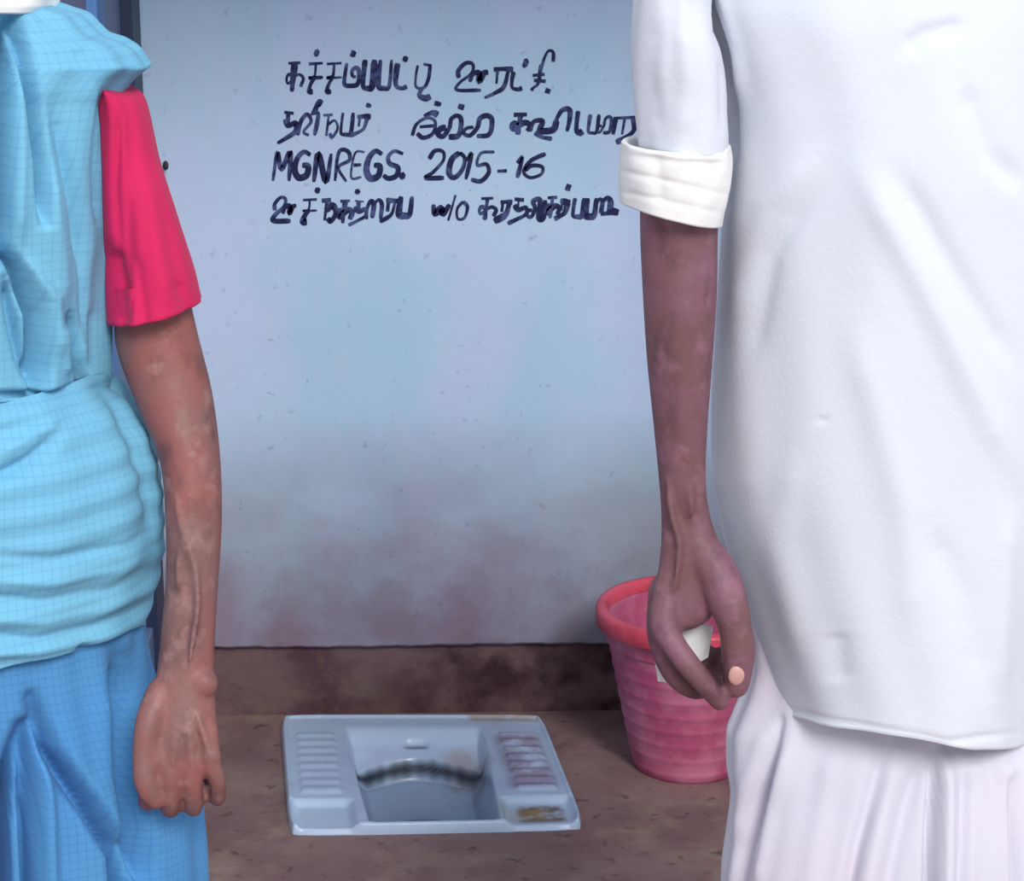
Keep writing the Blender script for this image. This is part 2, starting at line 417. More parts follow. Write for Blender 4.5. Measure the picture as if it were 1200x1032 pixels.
# open door folded back against the left wall
dr = bpy.data.objects.new('door_1', None); col.objects.link(dr); dr.location = (LX+.03, FD+.1, .12); dr['kind'] = 'structure'
bpy.context.view_layer.update()
dy0, dy1 = FD+.06, WD-.075
box('door_panel', (LX+.012, dy0, .12), (LX+.026, dy1, 1.76), mdoor, dr, .002)
for y in (dy0, dy1-.07, (dy0+dy1)/2-.02):
    box('door_stile', (LX+.006, y, .12), (LX+.040, y+.07, 1.76), mdoor2 if y < dy1-.3 and y > dy0+.1 else mdoor, dr, .003)
for z in (.14, .96, 1.66):
    box('door_rail', (LX+.008, dy0+.02, z), (LX+.036, dy1-.02, z+.08), mdoor, dr, .003)

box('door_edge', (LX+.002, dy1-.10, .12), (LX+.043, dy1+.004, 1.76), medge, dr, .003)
# hook on the wall by the pink sleeve
hk = P(194, 194, WD-.016)
ht = thing('wall_hook', tuple(hk), 'small dark iron hook in the blue wall beside the pink sleeve', 'hook')
V, Fc = join_raw([ell_raw(hk+np.array([0, .004, .0]), (.006, .003, .010)), rod_raw([hk+np.array(q) for q in ((0, 0, .003), (0, -.018, .001), (.001, -.024, .008))], (.0028, .0028, .002))])
mesh_obj('hook', V, Fc, mdark, ht)

# ------------------------------------------------------------------ painted lettering on the wall
def shift(st, dx, dy, sx=1, sy=1): return [[(dx+x*sx, dy+y*sy) for x, y in s] for s in st]
GL = {
 'ka': [[(.05, .06), (.75, .04)], [(.42, .05), (.38, .5), (.36, .98)], [(.38, .48), (.1, .42), (.0, .58), (.12, .72), (.38, .55), (.7, .42), (.98, .55), (.85, .82)]],
 'ca': [[(.0, .08), (.9, .05)], [(.45, .06), (.42, .45), (.05, .52), (.98, .5)], [(.42, .5), (.2, .72), (.12, .95), (.38, .95)]],
 'ma': [[(.08, .0), (.02, .5), (.05, .92), (.5, .98), (.95, .9), (1, .45), (.8, .2), (.5, .3), (.55, .55), (.8, .6)]],
 'pa': [[(.06, 0), (.02, .5), (.06, .92), (.5, .98), (.94, .9), (.98, 0)]],
 'tta': [[(.05, .0), (.0, .5), (.1, .88), (.6, .98), (1, .9)]],
 'tti': [[(.08, .05), (.02, .5), (.1, .92), (.6, .95), (.85, .6), (.9, .0)], [(.45, .0), (.9, .05)], [(.5, .95), (.35, 1.25), (.75, 1.38), (1.1, 1.30)]],
 'uu': [[(.05, .55), (.02, .3), (.25, .05), (.48, .1), (.45, .4), (.1, .7), (.02, .95), (.8, .96)], [(.42, .68), (.5, .42), (.7, .38), (.72, .66), (.85, .4), (1.0, .36)]],
 'ra': [[(.0, .25), (.5, .22), (1, .25)], [(.2, .25), (.2, .8)], [(.75, .25), (.6, .9), (.2, 1.15), (-.35, 1.35)]],
 'aa': [[(.1, .95), (.1, .2), (.5, .15), (.9, .25), (.9, .95)]],
 'ci': [[(.0, .45), (.7, .4)], [(.45, .05), (.38, .7), (.1, .9), (0, 1.0)], [(.1, .62), (.8, .66)], [(.45, .25), (.62, -.2), (.82, -.45), (1.1, -.4), (1.15, -.05)]],
 'ta': [[(.0, .05), (.7, .1)], [(.3, .1), (.35, .6)], [(.05, .35), (.35, .62), (.9, .5), (.95, .85), (.4, 1.1), (-.3, 1.35)]],
 'ni': [[(.0, .95), (.1, .4), (.4, .1), (.65, .4), (.3, .8), (.6, .95)], [(.6, .1), (1, .08), (.9, .95)], [(.75, .1), (.95, -.35), (1.15, -.3)]],
 'na': [[(.0, .1), (.6, .08)], [(.35, .1), (.3, .9)], [(.3, .5), (.75, .3), (1, .6), (.7, .95), (.5, .8)]],
 'i': [[(.0, .9), (.15, .45), (.6, .2), (.95, .35), (.9, .8), (.5, .98), (.2, .8)], [(.3, .55), (1.0, .5)], [(.45, .15), (.8, .0), (1.05, .1)]],
 'la': [[(.35, .6), (.1, .65), (.0, .85), (.25, .95), (.5, .6), (.55, .25), (.8, .12), (1, .3), (.95, .9), (.5, .98)]],
 'lza': [[(.0, .9), (.1, .4), (.45, .35), (.4, .85), (.9, .8), (1, .3)], [(.2, .95), (.5, 1.2), (.9, 1.3)], [(.95, .4), (1.15, -.2), (1.45, -.25), (1.5, .3), (1.45, .9)]],
 'rai': [[(.0, .2), (1, .15)], [(.1, .2), (.05, .9)], [(.45, .2), (.4, .9)], [(.8, .18), (.85, .7), (.6, 1.0), (.2, 1.25)]],
 'ya': [[(.0, .1), (.02, .9), (.5, .95), (.55, .3)], [(.5, .9), (1, .95), (.98, .05)]],
 'lla': [[(.05, .95), (.0, .5), (.2, .15), (.42, .3), (.4, .9)], [(.4, .3), (.7, .08), (.95, .3), (.95, .95)]],
 'va': [[(.3, .6), (.05, .6), (.05, .85), (.3, .9), (.45, .5), (.3, .15), (.7, .1), (.72, .95), (1.0, .95), (1, .1)]],
 'M': [[(.0, 1), (.15, 0), (.45, .6), (.9, 0), (.95, 1)]],
 'G': [[(.95, .12), (.5, .0), (.1, .25), (.0, .7), (.3, 1), (.8, .9), (.85, .55), (.45, .52)]],
 'N': [[(.0, 1), (.15, 0), (.75, 1), (.95, 0)]],
 'R': [[(.15, 1), (.25, .05), (.8, .0), (.95, .3), (.3, .55), (.85, 1.02)]],
 'E': [[(.95, .0), (.2, .05), (.05, .95), (.85, .95)], [(.15, .5), (.75, .48)]],
 'S': [[(.98, .1), (.5, .0), (.2, .2), (.3, .45), (.75, .6), (.7, .9), (.3, 1), (.0, .88)]],
 '2': [[(.1, .3), (.35, .02), (.75, .05), (.8, .35), (.35, .75), (.0, .95), (.9, .95)]],
 '0': [[(.6, .02), (.15, .3), (.05, .8), (.4, 1), (.85, .7), (.95, .25), (.6, .02)]],
 '1': [[(.2, .3), (.7, .0), (.35, 1)]],
 '5': [[(1.05, .0), (.4, .04), (.25, .45), (.7, .42), (.85, .7), (.5, 1.0), (.0, .95)]],
 '-': [[(.0, .5), (1, .45)]],
 '6': [[(.9, .0), (.3, .3), (.05, .75), (.35, 1), (.8, .85), (.8, .55), (.35, .5), (.1, .7)]],
 'w': [[(.0, .1), (.2, .9), (.5, .4), (.7, .9), (1, .1)]],
 'o': [[(.5, .0), (.05, .4), (.2, .95), (.8, .9), (.95, .3), (.5, .0)]],
 '/': [[(.8, -.2), (.2, 1.1)]],
 '.': [[(.45, .5), (.55, .55)]],
}
LINES = [
 # (glyph, x0, y0, x1, y1)
 [('ka', 336, 72, 356, 108), ('ca', 361, 72, 379, 109), ('.', 367, 58, 375, 66), ('ca', 382, 72, 401, 109), ('ma', 404, 74, 421, 101), ('.', 410, 58, 418, 68),
  ('pa', 426, 70, 438, 104), ('pa', 444, 70, 458, 104), ('tta', 464, 74, 478, 104), ('.', 471, 64, 479, 74), ('tti', 487, 75, 505, 104),
  ('uu', 536, 72, 572, 107), ('ra', 578, 74, 601, 104), ('tta', 600, 84, 613, 105), ('.', 612, 68, 620, 80), ('ci', 624, 74, 644, 106), ('.', 638, 102, 646, 111)],
 [('ta', 332, 130, 348, 158), ('ni', 350, 131, 372, 160), ('.', 371, 114, 379, 124), ('na', 378, 132, 396, 162), ('pa', 400, 132, 413, 158), ('ra', 418, 132, 434, 152), ('.', 428, 119, 436, 128),
  ('i', 484, 132, 511, 162), ('.', 508, 117, 518, 126), ('la', 514, 132, 540, 161), ('.', 536, 121, 545, 129), ('la', 544, 132, 576, 160),
  ('ka', 600, 133, 622, 158), ('lza', 622, 134, 652, 156), ('tta', 676, 130, 684, 156), ('pa', 690, 134, 701, 156), ('la', 700, 134, 716, 156), ('rai', 718, 133, 748, 160)],
 [('M', 321, 178, 341, 212), ('G', 346, 178, 364, 208), ('N', 369, 180, 388, 213), ('R', 391, 177, 410, 212), ('E', 412, 178, 427, 209), ('G', 430, 177, 448, 209), ('S', 450, 177, 472, 209), ('.', 467, 202, 476, 210),
  ('2', 500, 176, 524, 210), ('0', 526, 178, 545, 208), ('1', 543, 180, 555, 210), ('5', 553, 178, 577, 212), ('-', 583, 195, 594, 206), ('1', 604, 184, 614, 208), ('6', 613, 180, 641, 208)],
 [('uu', 321, 230, 347, 260), ('ca', 354, 232, 372, 261), ('.', 368, 219, 376, 227), ('na', 376, 232, 394, 261), ('ka', 397, 234, 413, 262), ('ta', 415, 234, 430, 256), ('.', 415, 220, 423, 229), ('lla', 430, 232, 448, 258), ('ra', 452, 230, 466, 252), ('pa', 468, 230, 482, 253),
  ('w', 507, 238, 526, 252), ('/', 525, 233, 534, 256), ('o', 535, 236, 548, 257),
  ('ka', 562, 231, 582, 258), ('ra', 586, 232, 600, 252), ('ta', 602, 232, 618, 254), ('va', 618, 232, 638, 256), ('ka', 640, 230, 656, 256), ('ra', 656, 232, 668, 250), ('.', 662, 215, 670, 224), ('pa', 672, 232, 684, 254), ('pa', 687, 232, 698, 254), ('lla', 698, 230, 716, 252), ('-', 704, 246, 720, 254), ('.', 716, 244, 726, 252)],
]
rng = np.random.default_rng(4)
def lettering():
    yf = WD-.0148
    for ln in LINES:
        V = []; Fc = []; ns = 0
        for g, x0, y0, x1, y1 in ln:
            for st in GL[g]:
                pts = [(x0+x*(x1-x0)+(.5-y)*2.5, y0+y*(y1-y0)) for x, y in st]
                dot = g == '.'
                q = catmull(np.array(pts), 1 if len(pts) < 3 else 6)
                if dot: q = np.array([(x0+1, (y0+y1)/2-1), ((x0+x1)/2, (y0+y1)/2), (x1-1, (y0+y1)/2+1)])
                n = len(q); T = np.gradient(q, axis=0); T /= np.linalg.norm(T, axis=1)[:, None]+1e-9
                N = np.stack([-T[:, 1], T[:, 0]], 1)
                wd = (4.0 if dot else 2.6)*(1+.2*rng.normal(size=1))*(1+.22*np.sin(np.linspace(0, 5, n)+rng.uniform(0, 6)))
                wd = np.maximum(wd, 1.3); wd[0] *= .7; wd[-1] *= .65
                b = len(V); ns += 1
                for i in range(n):
                    for s, dy in ((-1, 0), (1, 0), (1, .0009), (-1, .0009)):
                        x, y = q[i]+N[i]*wd[i]*s; p = P(x, y, yf); V.append((p[0], yf+dy-ns*.000012, p[2]))
                for i in range(n-1):
                    a, c = b+i*4, b+i*4+4
                    for k in range(4): Fc.append((a+k, a+(k+1) % 4, c+(k+1) % 4, c+k))
                Fc += [(b, b+3, b+2, b+1), (b+n*4-4, b+n*4-3, b+n*4-2, b+n*4-1)]
        o = mesh_obj('painted_line', V, Fc, mink, wb, smooth=False)
lettering()

# ------------------------------------------------------------------ squat toilet pan
def squat_pan():
    c = (pc['fl']+pc['br'])/2
    t = thing('squat_toilet', (c[0], c[1], 0), 'pale blue ceramic squat pan set in the cement floor by the wall', 'toilet')
    NU, NV = 230, 200
    def sm(a, b, x): 
        x = np.clip((x-a)/(b-a), 0, 1); return x*x*(3-2*x)
    u = np.linspace(0, 1, NU)[None, :]; v = np.linspace(0, 1, NV)[:, None]      # v 0 front, 1 back
    U = u+0*v; Vv = v+0*u
    z = np.full(U.shape, PZ)
    # bowl field: trapezoid opening u .24-.72 ; v .05-.86
    cu = .495+.0*Vv; hw = .225+.045*(Vv)+0*U
    ux = (U-cu)/hw
    tray = sm(1.0, .88, np.abs(ux))*sm(.90, .80, Vv)*sm(.012, .040, Vv)
    z -= tray*(.008+.028*sm(.90, .66, Vv))
    arc = .74-.12*ux**2                         # far lip of the deep bowl, bowed towards the wall
    deep = sm(.98, .74, np.abs(ux))*(.55*sm(arc+.010, arc-.03, Vv)+.45*sm(arc, arc-.35, Vv))*sm(.02, .17, Vv)
    z -= deep*.050
    groove = np.exp(-((Vv-arc+.02)/.016)**2)*sm(1.0, .9, np.abs(ux)); z -= groove*.006
    # footrests: raised pads with treads
    for (a, b, tread) in ((.045, .205, .4), (.80, .955, 1.0)):
        pad = sm(a, a+.02, U)*sm(b, b-.02, U)*sm(.26, .29, Vv)*sm(.84, .80, Vv)
        z += pad*(.0025+tread*.0016*np.sin(Vv*2*np.pi*14))
    for a, b in ((.02, .22), (.75, .98)):      # stepped front apron
        z -= sm(a-.02, a+.02, U)*sm(b+.02, b-.02, U)*sm(.235, .20, Vv)*.010
    # raised outer rim
    ed = np.minimum(np.minimum(U, 1-U), np.minimum(Vv, 1-Vv)*.95)
    z += .004*np.exp(-((ed-.014)/.010)**2)
    ro = np.clip(ed/.012, 0, 1); z -= (1-np.sqrt(1-(1-ro)**2))*.010
    # flush inlet at the back
    z -= .006*np.exp(-((U-.50)/.045)**4-((Vv-.81)/.018)**4)
    # plan shape, rounded corners
    fl, fr, bl, br = (pc[k][:2] for k in ('fl', 'fr', 'bl', 'br'))
    a = 2*U-1; b = 2*Vv-1; k = .030
    a2 = a*(1-k*np.abs(b)**10); b2 = b*(1-k*np.abs(a)**10)
    b2 = b2-.0*a
    uu = (a2+1)/2; vv = (b2+1)/2
    XY = (fl*((1-uu)*(1-vv))[..., None]+fr*(uu*(1-vv))[..., None]+bl*((1-uu)*vv)[..., None]+br*(uu*vv)[..., None])
    G3 = np.concatenate([XY, z[..., None]], -1); Vt = [tuple(p) for p in G3.reshape(-1, 3)]
    Fc = [(i*NU+j, i*NU+j+1, (i+1)*NU+j+1, (i+1)*NU+j) for i in range(NV-1) for j in range(NU-1)]
    loop = [j for j in range(NU)]+[i*NU+NU-1 for i in range(1, NV)]+[(NV-1)*NU+j for j in range(NU-2, -1, -1)]+[i*NU for i in range(NV-2, 0, -1)]
    b0 = len(Vt)
    for i in loop: x, y, _ = Vt[i]; Vt.append((x, y, -.004))
    n = len(loop)
    for i in range(n): Fc.append((loop[i], b0+i, b0+(i+1) % n, loop[(i+1) % n]))
    uv = np.vstack([np.stack([U, Vv], -1).reshape(-1, 2), np.zeros((n, 2))])
    # stains with their own shape: rust-ochre patch at the right front, reddish film on the right tread; dark line painted under the lip
    m = mpan
    tc = m.n('ShaderNodeTexCoord'); sx = m.n('ShaderNodeSeparateXYZ'); m.l(tc.outputs['UV'], sx.inputs[0])
    def band(o, a, b, s):
        r1 = m.n('ShaderNodeMapRange'); r1.interpolation_type = 'SMOOTHSTEP'; r1.inputs[1].default_value = a-s; r1.inputs[2].default_value = a+s; m.l(o, r1.inputs[0])
        r2 = m.n('ShaderNodeMapRange'); r2.interpolation_type = 'SMOOTHSTEP'; r2.inputs[1].default_value = b+s; r2.inputs[2].default_value = b-s; m.l(o, r2.inputs[0])
        return m.mul(r1.outputs[0], r2.outputs[0])
    fu, fv = sx.outputs[0], sx.outputs[1]
    def patch(a, b, c, d, s, ns, st):
        return m.mul(m.mul(m.mul(band(fu, a, b, s), band(fv, c, d, s)), m.noise(ns, 4, lo=.30, hi=.5)), st)
    m.over(srgb(190, 196, 180), patch(.72, .82, .04, .20, .03, 20, .6))
    m.over(srgb(122, 98, 74), patch(.79, .95, .05, .19, .02, 30, .95))
    m.over(srgb(166, 140, 70), patch(.80, .88, .07, .16, .03, 45, .9))
    m.over(srgb(150, 128, 158), patch(.79, .95, .30, .80, .03, 18, .8))
    m.over(srgb(172, 150, 140), patch(.60, .74, .52, .78, .04, 22, .6))
    m.over(srgb(180, 160, 140), patch(.72, .98, .94, 1.0, .015, 22, .7))
    at = m.n('ShaderNodeAttribute'); at.attribute_name = 'bowl_tone'
    m.over(srgb(96, 120, 152), m.mul(m.n_out(at), 1.0) if False else at.outputs['Fac'])  # darker blue-grey tone, stronger with the depth of the bowl
    at2 = m.n('ShaderNodeAttribute'); at2.attribute_name = 'dark_mark'
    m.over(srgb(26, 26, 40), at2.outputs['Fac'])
    m.bump(m.noise(30, 3, lo=0, hi=1), .0015, .3)
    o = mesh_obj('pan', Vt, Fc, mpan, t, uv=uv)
    ga = o.data.attributes.new('bowl_tone', 'FLOAT', 'POINT'); g1 = np.concatenate([(deep*.75).ravel(), np.zeros(n)]); ga.data.foreach_set('value', g1.astype(np.float32))
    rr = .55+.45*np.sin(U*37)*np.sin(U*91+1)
    dark_mark = np.exp(-((Vv-arc+.008)/(.006+.006*rr))**2)*sm(1.02, .9, np.abs(ux))*.95+np.exp(-((U-.50)/.040)**4-((Vv-.80)/.014)**4)*.75  # dark line along the lip; shade inside the flush inlet painted in
    da = o.data.attributes.new('dark_mark', 'FLOAT', 'POINT'); da.data.foreach_set('value', np.concatenate([np.clip(dark_mark, 0, 1).ravel(), np.zeros(n)]).astype(np.float32))
    # water standing in the bowl
    rim = []
    for k in range(48):
        th = 2*math.pi*k/48; uq = .495+.17*math.cos(th); vq = .27+.15*math.sin(th)
        xy = fl*(1-uq)*(1-vq)+fr*uq*(1-vq)+bl*(1-uq)*vq+br*uq*vq; rim.append(xy)
    Vw = [(x, y, -.058) for x, y in rim]+[(x, y, -.075) for x, y in rim]
    mesh_obj('water', Vw, [tuple(range(48))]+[(k, k+48, (k+1) % 48+48, (k+1) % 48) for k in range(48)], mwater, t, smooth=False)
squat_pan()

# ------------------------------------------------------------------ bucket
def bucket():
    b = G(806, 893); bx, by = b[0], b[1]
    t = thing('bucket', (bx, by, 0), 'pink ribbed plastic bucket standing by the wall behind the hand', 'bucket')
    H = .262; R1 = .135; R0 = .082
    prof = [(0, .012), (R0-.006, .010), (R0-.002, .0), (R0+.003, .0), (R0+.004, .006)]
    zz = np.linspace(.008, H-.012, 110)
    for z in zz:
        r = R0+(R1-R0)*(z/H)**.92
        r += .0011*(np.sin(z*np.pi/.026)**6 if z < H*.74 else 0) + (.003 if z > H*.80 else 0)
        prof.append((r+.003, z))
    inner = [(R0+(R1-R0)*(z/H)-.001, z) for z in np.linspace(H-.012, .016, 20)]+[(0, .014)]
    def lathe(pr, ns=128):
        V = []; 
        for r, z in pr:
            for j in range(ns):
                a = 2*math.pi*j/ns; V.append((bx+r*math.cos(a), by+r*math.sin(a), z))
        return V, ringfaces(len(pr), ns)
    V, Fc = lathe(prof+inner); mesh_obj('bucket_body', V, Fc, mbk, t)
    lip = [(R1-.006, H-.016), (R1-.005, H), (R1+.001, H+.004), (R1+.010, H+.002), (R1+.013, H-.004), (R1+.013, H-.024), (R1+.009, H-.027), (R1+.006, H-.025), (R1+.004, H-.014), (R1-.006, H-.016)]
    V, Fc = lathe(lip); mesh_obj('rim', V, Fc, mrim, t)
bucket()

# ------------------------------------------------------------------ people
def head_parts(cx, cy, cz, s=1.0, yaw=0.0):
    c = np.array([cx, cy, cz]); ps = []
    def e(dx, dy, dz, r, rot=(0, 0, 0)): ps.append(ell_raw(c+s*np.array([dx, dy, dz]), [q*s for q in r], rot, 14))
    e(0, .012, .035, (.074, .092, .082)); e(0, -.005, -.02, (.064, .078, .085)); e(0, -.03, -.075, (.044, .048, .035))
    e(0, -.085, -.012, (.011, .016, .026), (math.radians(-18), 0, 0)); e(0, -.095, -.030, (.016, .012, .010))
    e(0, -.078, -.058, (.024, .010, .006)); e(0, -.076, -.068, (.021, .010, .007)); e(0, -.062, -.095, (.018, .014, .014))
    for q in (-1, 1):
        e(q*.076, .012, -.012, (.010, .020, .032), (0, q*.15, 0)); e(q*.030, -.070, .026, (.022, .012, .007)); e(q*.030, -.068, .0145, (.0175, .0105, .0060)); e(q*.030, -.067, -.0035, (.0165, .0095, .0042)); e(q*.038, -.058, -.028, (.020, .020, .018))
    return ps
def head_children(cx, cy, cz, s, parent, hair, bun=False):
    c = np.array([cx, cy, cz])
    for q in (-1, 1):
        V, Fc = ell_raw(c+s*np.array([q*.030, -.0625, .005]), (.0125*s,)*3, n=10); eo = mesh_obj('eye', V, Fc, meye, parent)
        V, Fc = ell_raw(c+s*np.array([q*.030, -.0738, .005]), (.0055*s, .0025*s, .0055*s), n=8); mesh_obj('iris', V, Fc, miris, eo)
    V, Fc = ell_raw(c+s*np.array([0, .022, .042]), (.082*s, .098*s, .086*s), n=28)
    V = np.array(V); d = (V-c)/s
    pull = np.clip((-.035-d[:, 1])/.03, 0, 1)*np.clip((.075-d[:, 2])/.02, 0, 1); V[:, 1] += pull*.06*s
    ps = [(V, Fc)]
    if bun: ps += [ell_raw(c+s*np.array([0, .120, -.03]), (.045*s, .04*s, .045*s)), ell_raw(c+s*np.array([0, .045, -.01]), (.078*s, .075*s, .085*s))]
    V, Fc = join_raw(ps); mesh_obj('hair', V, Fc, hair, parent)
def foot_parts(x, y, s=1):
    ps = [rod_raw([(x, y+.03, .10), (x, y+.03, .045)], (.034*s, .036*s)), ell_raw((x, y+.04, .032), (.032*s, .042*s, .032)),
          ell_raw((x, y-.05, .030), (.040*s, .095*s, .026)), ell_raw((x, y-.02, .045), (.030*s, .075*s, .030))]
    for k in range(5): ps.append(rod_raw([(x+(-.030+.015*k)*s, y-.11, .020), (x+(-.032+.016*k)*s, y-.150+.004*k, .014)], (.010, .0085)))
    return ps

# ---- woman in the sky-blue saree
def woman():
    DW = 2.0; xc = -50
    g = P(xc, 400, DW); X0 = g[0]
    t = thing('person', (X0, DW, 0), 'person on the left in a sky-blue checked saree and pink blouse, arm hanging down', 'person')
    zs = P(150, 90, DW)[2]; print('woman shoulder z', zs)
    ps = []
    # trunk, neck, head
    ps.append(ring_tube(*[np.array(a) for a in zip(*[(np.array([X0, DW, z]), np.array([w_, 0, 0])) for z, w_ in ((.74, .08), (.80, .10), (.95, .08), (1.08, .08), (1.18, .09), (zs-.02, .10), (zs+.03, .06))])], np.array([.07, .07, .06, .05, .05, .045, .04]), 28, True))
    hz = zs+.225
    ps.append(rod_raw([(X0, DW+.01, zs-.02), (X0, DW, zs+.12)], (.052, .046)))
    ps += head_parts(X0, DW-.01, hz, .94)
    for q in (-1, 1):
        ps.append(rod_raw([(X0+q*.055, DW, .78), (X0+q*.06, DW-.01, .45), (X0+q*.065, DW+.02, .10)], (.060, .048, .034)))
        ps += foot_parts(X0+q*.065, DW-.01, .9)
    # visible arm
    arm = [(96, 100, 140, 118, 2.0, .030), (120, 160, 160, 150, 2.0, .034), (132, 260, 190, 248, 2.0, .036), (134, 340, 216, 326, 2.0, .034), (136, 404, 232, 392, 1.995, .033),
           (160, 474, 249, 462, 1.985, .034), (187, 540, 258, 536, 1.97, .033), (194, 610, 260, 608, 1.955, .030), (194, 680, 256, 680, 1.94, .027),
           (188, 745, 252, 745, 1.925, .022), (183, 790, 251, 792, 1.915, .020), (172, 835, 254, 838, 1.905, .019), (166, 880, 258, 876, 1.897, .017), (172, 902, 252, 896, 1.894, .013)]
    ps.append(tube_raw(arm, 32))
    # the other arm, outside the frame
    mir = lambda p: np.array([2*X0-p[0], p[1], p[2]])
    V, Fc = tube_raw(arm, 24); V2 = np.array([mir(p) for p in V]); ps.append((V2, [f[::-1] for f in Fc]))
    hand = [ell_raw(P(212, 930, 1.906), (.028, .009, .012))]+[ell_raw(P(a, b, 1.8855), (.0092, .0085, .0105)) for a, b in ((178, 893), (201, 899), (225, 897), (247, 886))]
    # fingers of the loosely closed fist: knuckle, middle joint, curl back to the palm
    for x, y, dx, r in ((176, 893, -2, .0082), (200, 901, 0, .0086), (224, 900, 3, .0082), (247, 889, 8, .0073)):
        hand.append(rod_raw(PF([(x, y-34, 1.893), (x, y, 1.886), (x+dx, y+28, 1.889), (x+dx, y+46, 1.900), (x+dx-3, y+42, 1.916), (x-2, y+22, 1.922)]), (r*.9, r*1.12, r, r*.96, r*.9, r*.8)))
    hand.append(rod_raw(PF([(188, 812, 1.905), (174, 846, 1.890), (169, 884, 1.884), (171, 918, 1.880), (182, 938, 1.884)]), (.013, .0115, .0100, .0100, .0080)))
    ps += hand
    for V, Fc in hand: ps.append((np.array([mir(p) for p in V]), [f[::-1] for f in Fc]))
    # tendons and veins standing proud of the skin
    def vein(pts, r, off): ps.append(rod_raw(PF([(a, b, d-off) for a, b, d in pts]), [r*.6]+[r]*(len(pts)-2)+[r*.6], 8, 4))
    vein([(206, 590, 1.958), (214, 625, 1.951), (228, 662, 1.943), (232, 710, 1.933), (226, 750, 1.925), (222, 780, 1.917)], .0030, .0262)
    vein([(214, 625, 1.951), (208, 665, 1.943), (209, 690, 1.938)], .0024, .0252)
    vein([(163, 832, 1.905), (176, 862, 1.900), (186, 893, 1.895)], .0030, .0165)
    for a in ((206, 840, 203, 896), (220, 840, 225, 896), (232, 838, 246, 886)):
        vein([(a[0], a[1], 1.905), ((a[0]+a[2])/2, (a[1]+a[3])/2, 1.900), (a[2], a[3], 1.895)], .0030, .0170)
    ps.append(ell_raw(P(238, 800, 1.905), (.013, .012, .013)))
    flesh('body', ps, mskw, t, .0026, 3)
    head_children(X0, DW-.01, hz, .94, t, mhair_b, True)
    # clothes: skirt, waist wrap, shoulder drape
    bulge = lambda qx, qy, th, z: .0022*np.sin(th*9+z*7)+.0018*np.sin(th*17-z*11)
    m2 = lambda x: 2*xc-x
    def rows(l): return [(y, m2(x), x) for y, x in l]
    zfoot = proj(np.array([[X0, DW, .03]]))[1][0]
    loft_cloth('saree_skirt', rows([(600, 160), (740, 168), (800, 178), (870, 205), (930, 230), (970, 240), (1032, 243), (1300, 246), (zfoot, 262)]), DW,
        [(600, .12), (900, .135), (1100, .14), (zfoot, .15)], msk, t,
        folds=[([(38, 815), (58, 875), (105, 935), (138, 985), (150, 1060), (160, 1500)], 9, -.045), ([(28, 850), (12, 905), (6, 960), (4, 1040), (0, 1500)], 13, -.075), ([(36, 850), (34, 920), (36, 1040), (38, 1500)], 8, -.050),
               ([(48, 845), (56, 920), (60, 1040), (60, 1500)], 7, .012), ([(70, 850), (96, 905), (130, 955), (165, 1040), (180, 1500)], 14, .010), ([(146, 775), (152, 860), (158, 940), (176, 1040)], 14, -.038),
               ([(16, 900), (22, 1040), (24, 1500)], 5, .010), ([(120, 800), (125, 900), (150, 960)], 14, .006), ([(-40, 850), (-50, 1500)], 20, -.02)], N=420, R=220, foot=.03, extra=lambda a, b, th, z: .004*np.sin(th*11+z*3)*np.clip((.7-z)*2, 0, 1)+.0015*np.sin(th*23))
    loft_cloth('saree_waist_wrap', rows([(455, 128), (470, 146), (500, 166), (540, 182), (590, 190), (640, 192), (690, 183), (730, 172), (770, 168), (815, 168)]), DW,
        [(455, .10), (520, .128), (620, .148), (720, .152), (815, .146)], msar, t, top=[(-300, 466), (0, 470), (60, 466), (120, 452), (150, 440), (300, 430)],
        hem=[(-400, 800), (-60, 806), (0, 795), (60, 776), (100, 766), (150, 742), (200, 712)],
        folds=[([(-10, 565), (30, 545), (66, 512)], 9, -.008), ([(0, 530), (40, 505), (70, 492)], 9, .005),
               ([(-40, 650), (60, 655), (150, 640), (190, 615)], 7, -.0035), ([(-40, 675), (60, 684), (140, 668), (188, 640)], 8, .004), ([(-40, 697), (50, 706), (130, 690), (185, 660)], 7, -.0045),
               ([(-40, 724), (50, 730), (120, 714), (175, 690)], 8, .004), ([(-40, 744), (40, 750), (110, 734), (168, 706)], 7, -.005), ([(-40, 768), (40, 764), (100, 752), (160, 728)], 7, .005),
               ([(126, 462), (150, 500), (172, 560), (180, 620)], 7, -.006), ([(140, 460), (166, 510), (182, 575), (186, 640)], 6, .006), ([(97, 768), (104, 758)], 8, -.014), ([(60, 480), (20, 486), (-40, 500)], 10, .004)],
        N=300, R=190, extra=lambda a, b, th, z: .0012*np.sin(z*230+th*3)+.0012*np.sin(th*15))
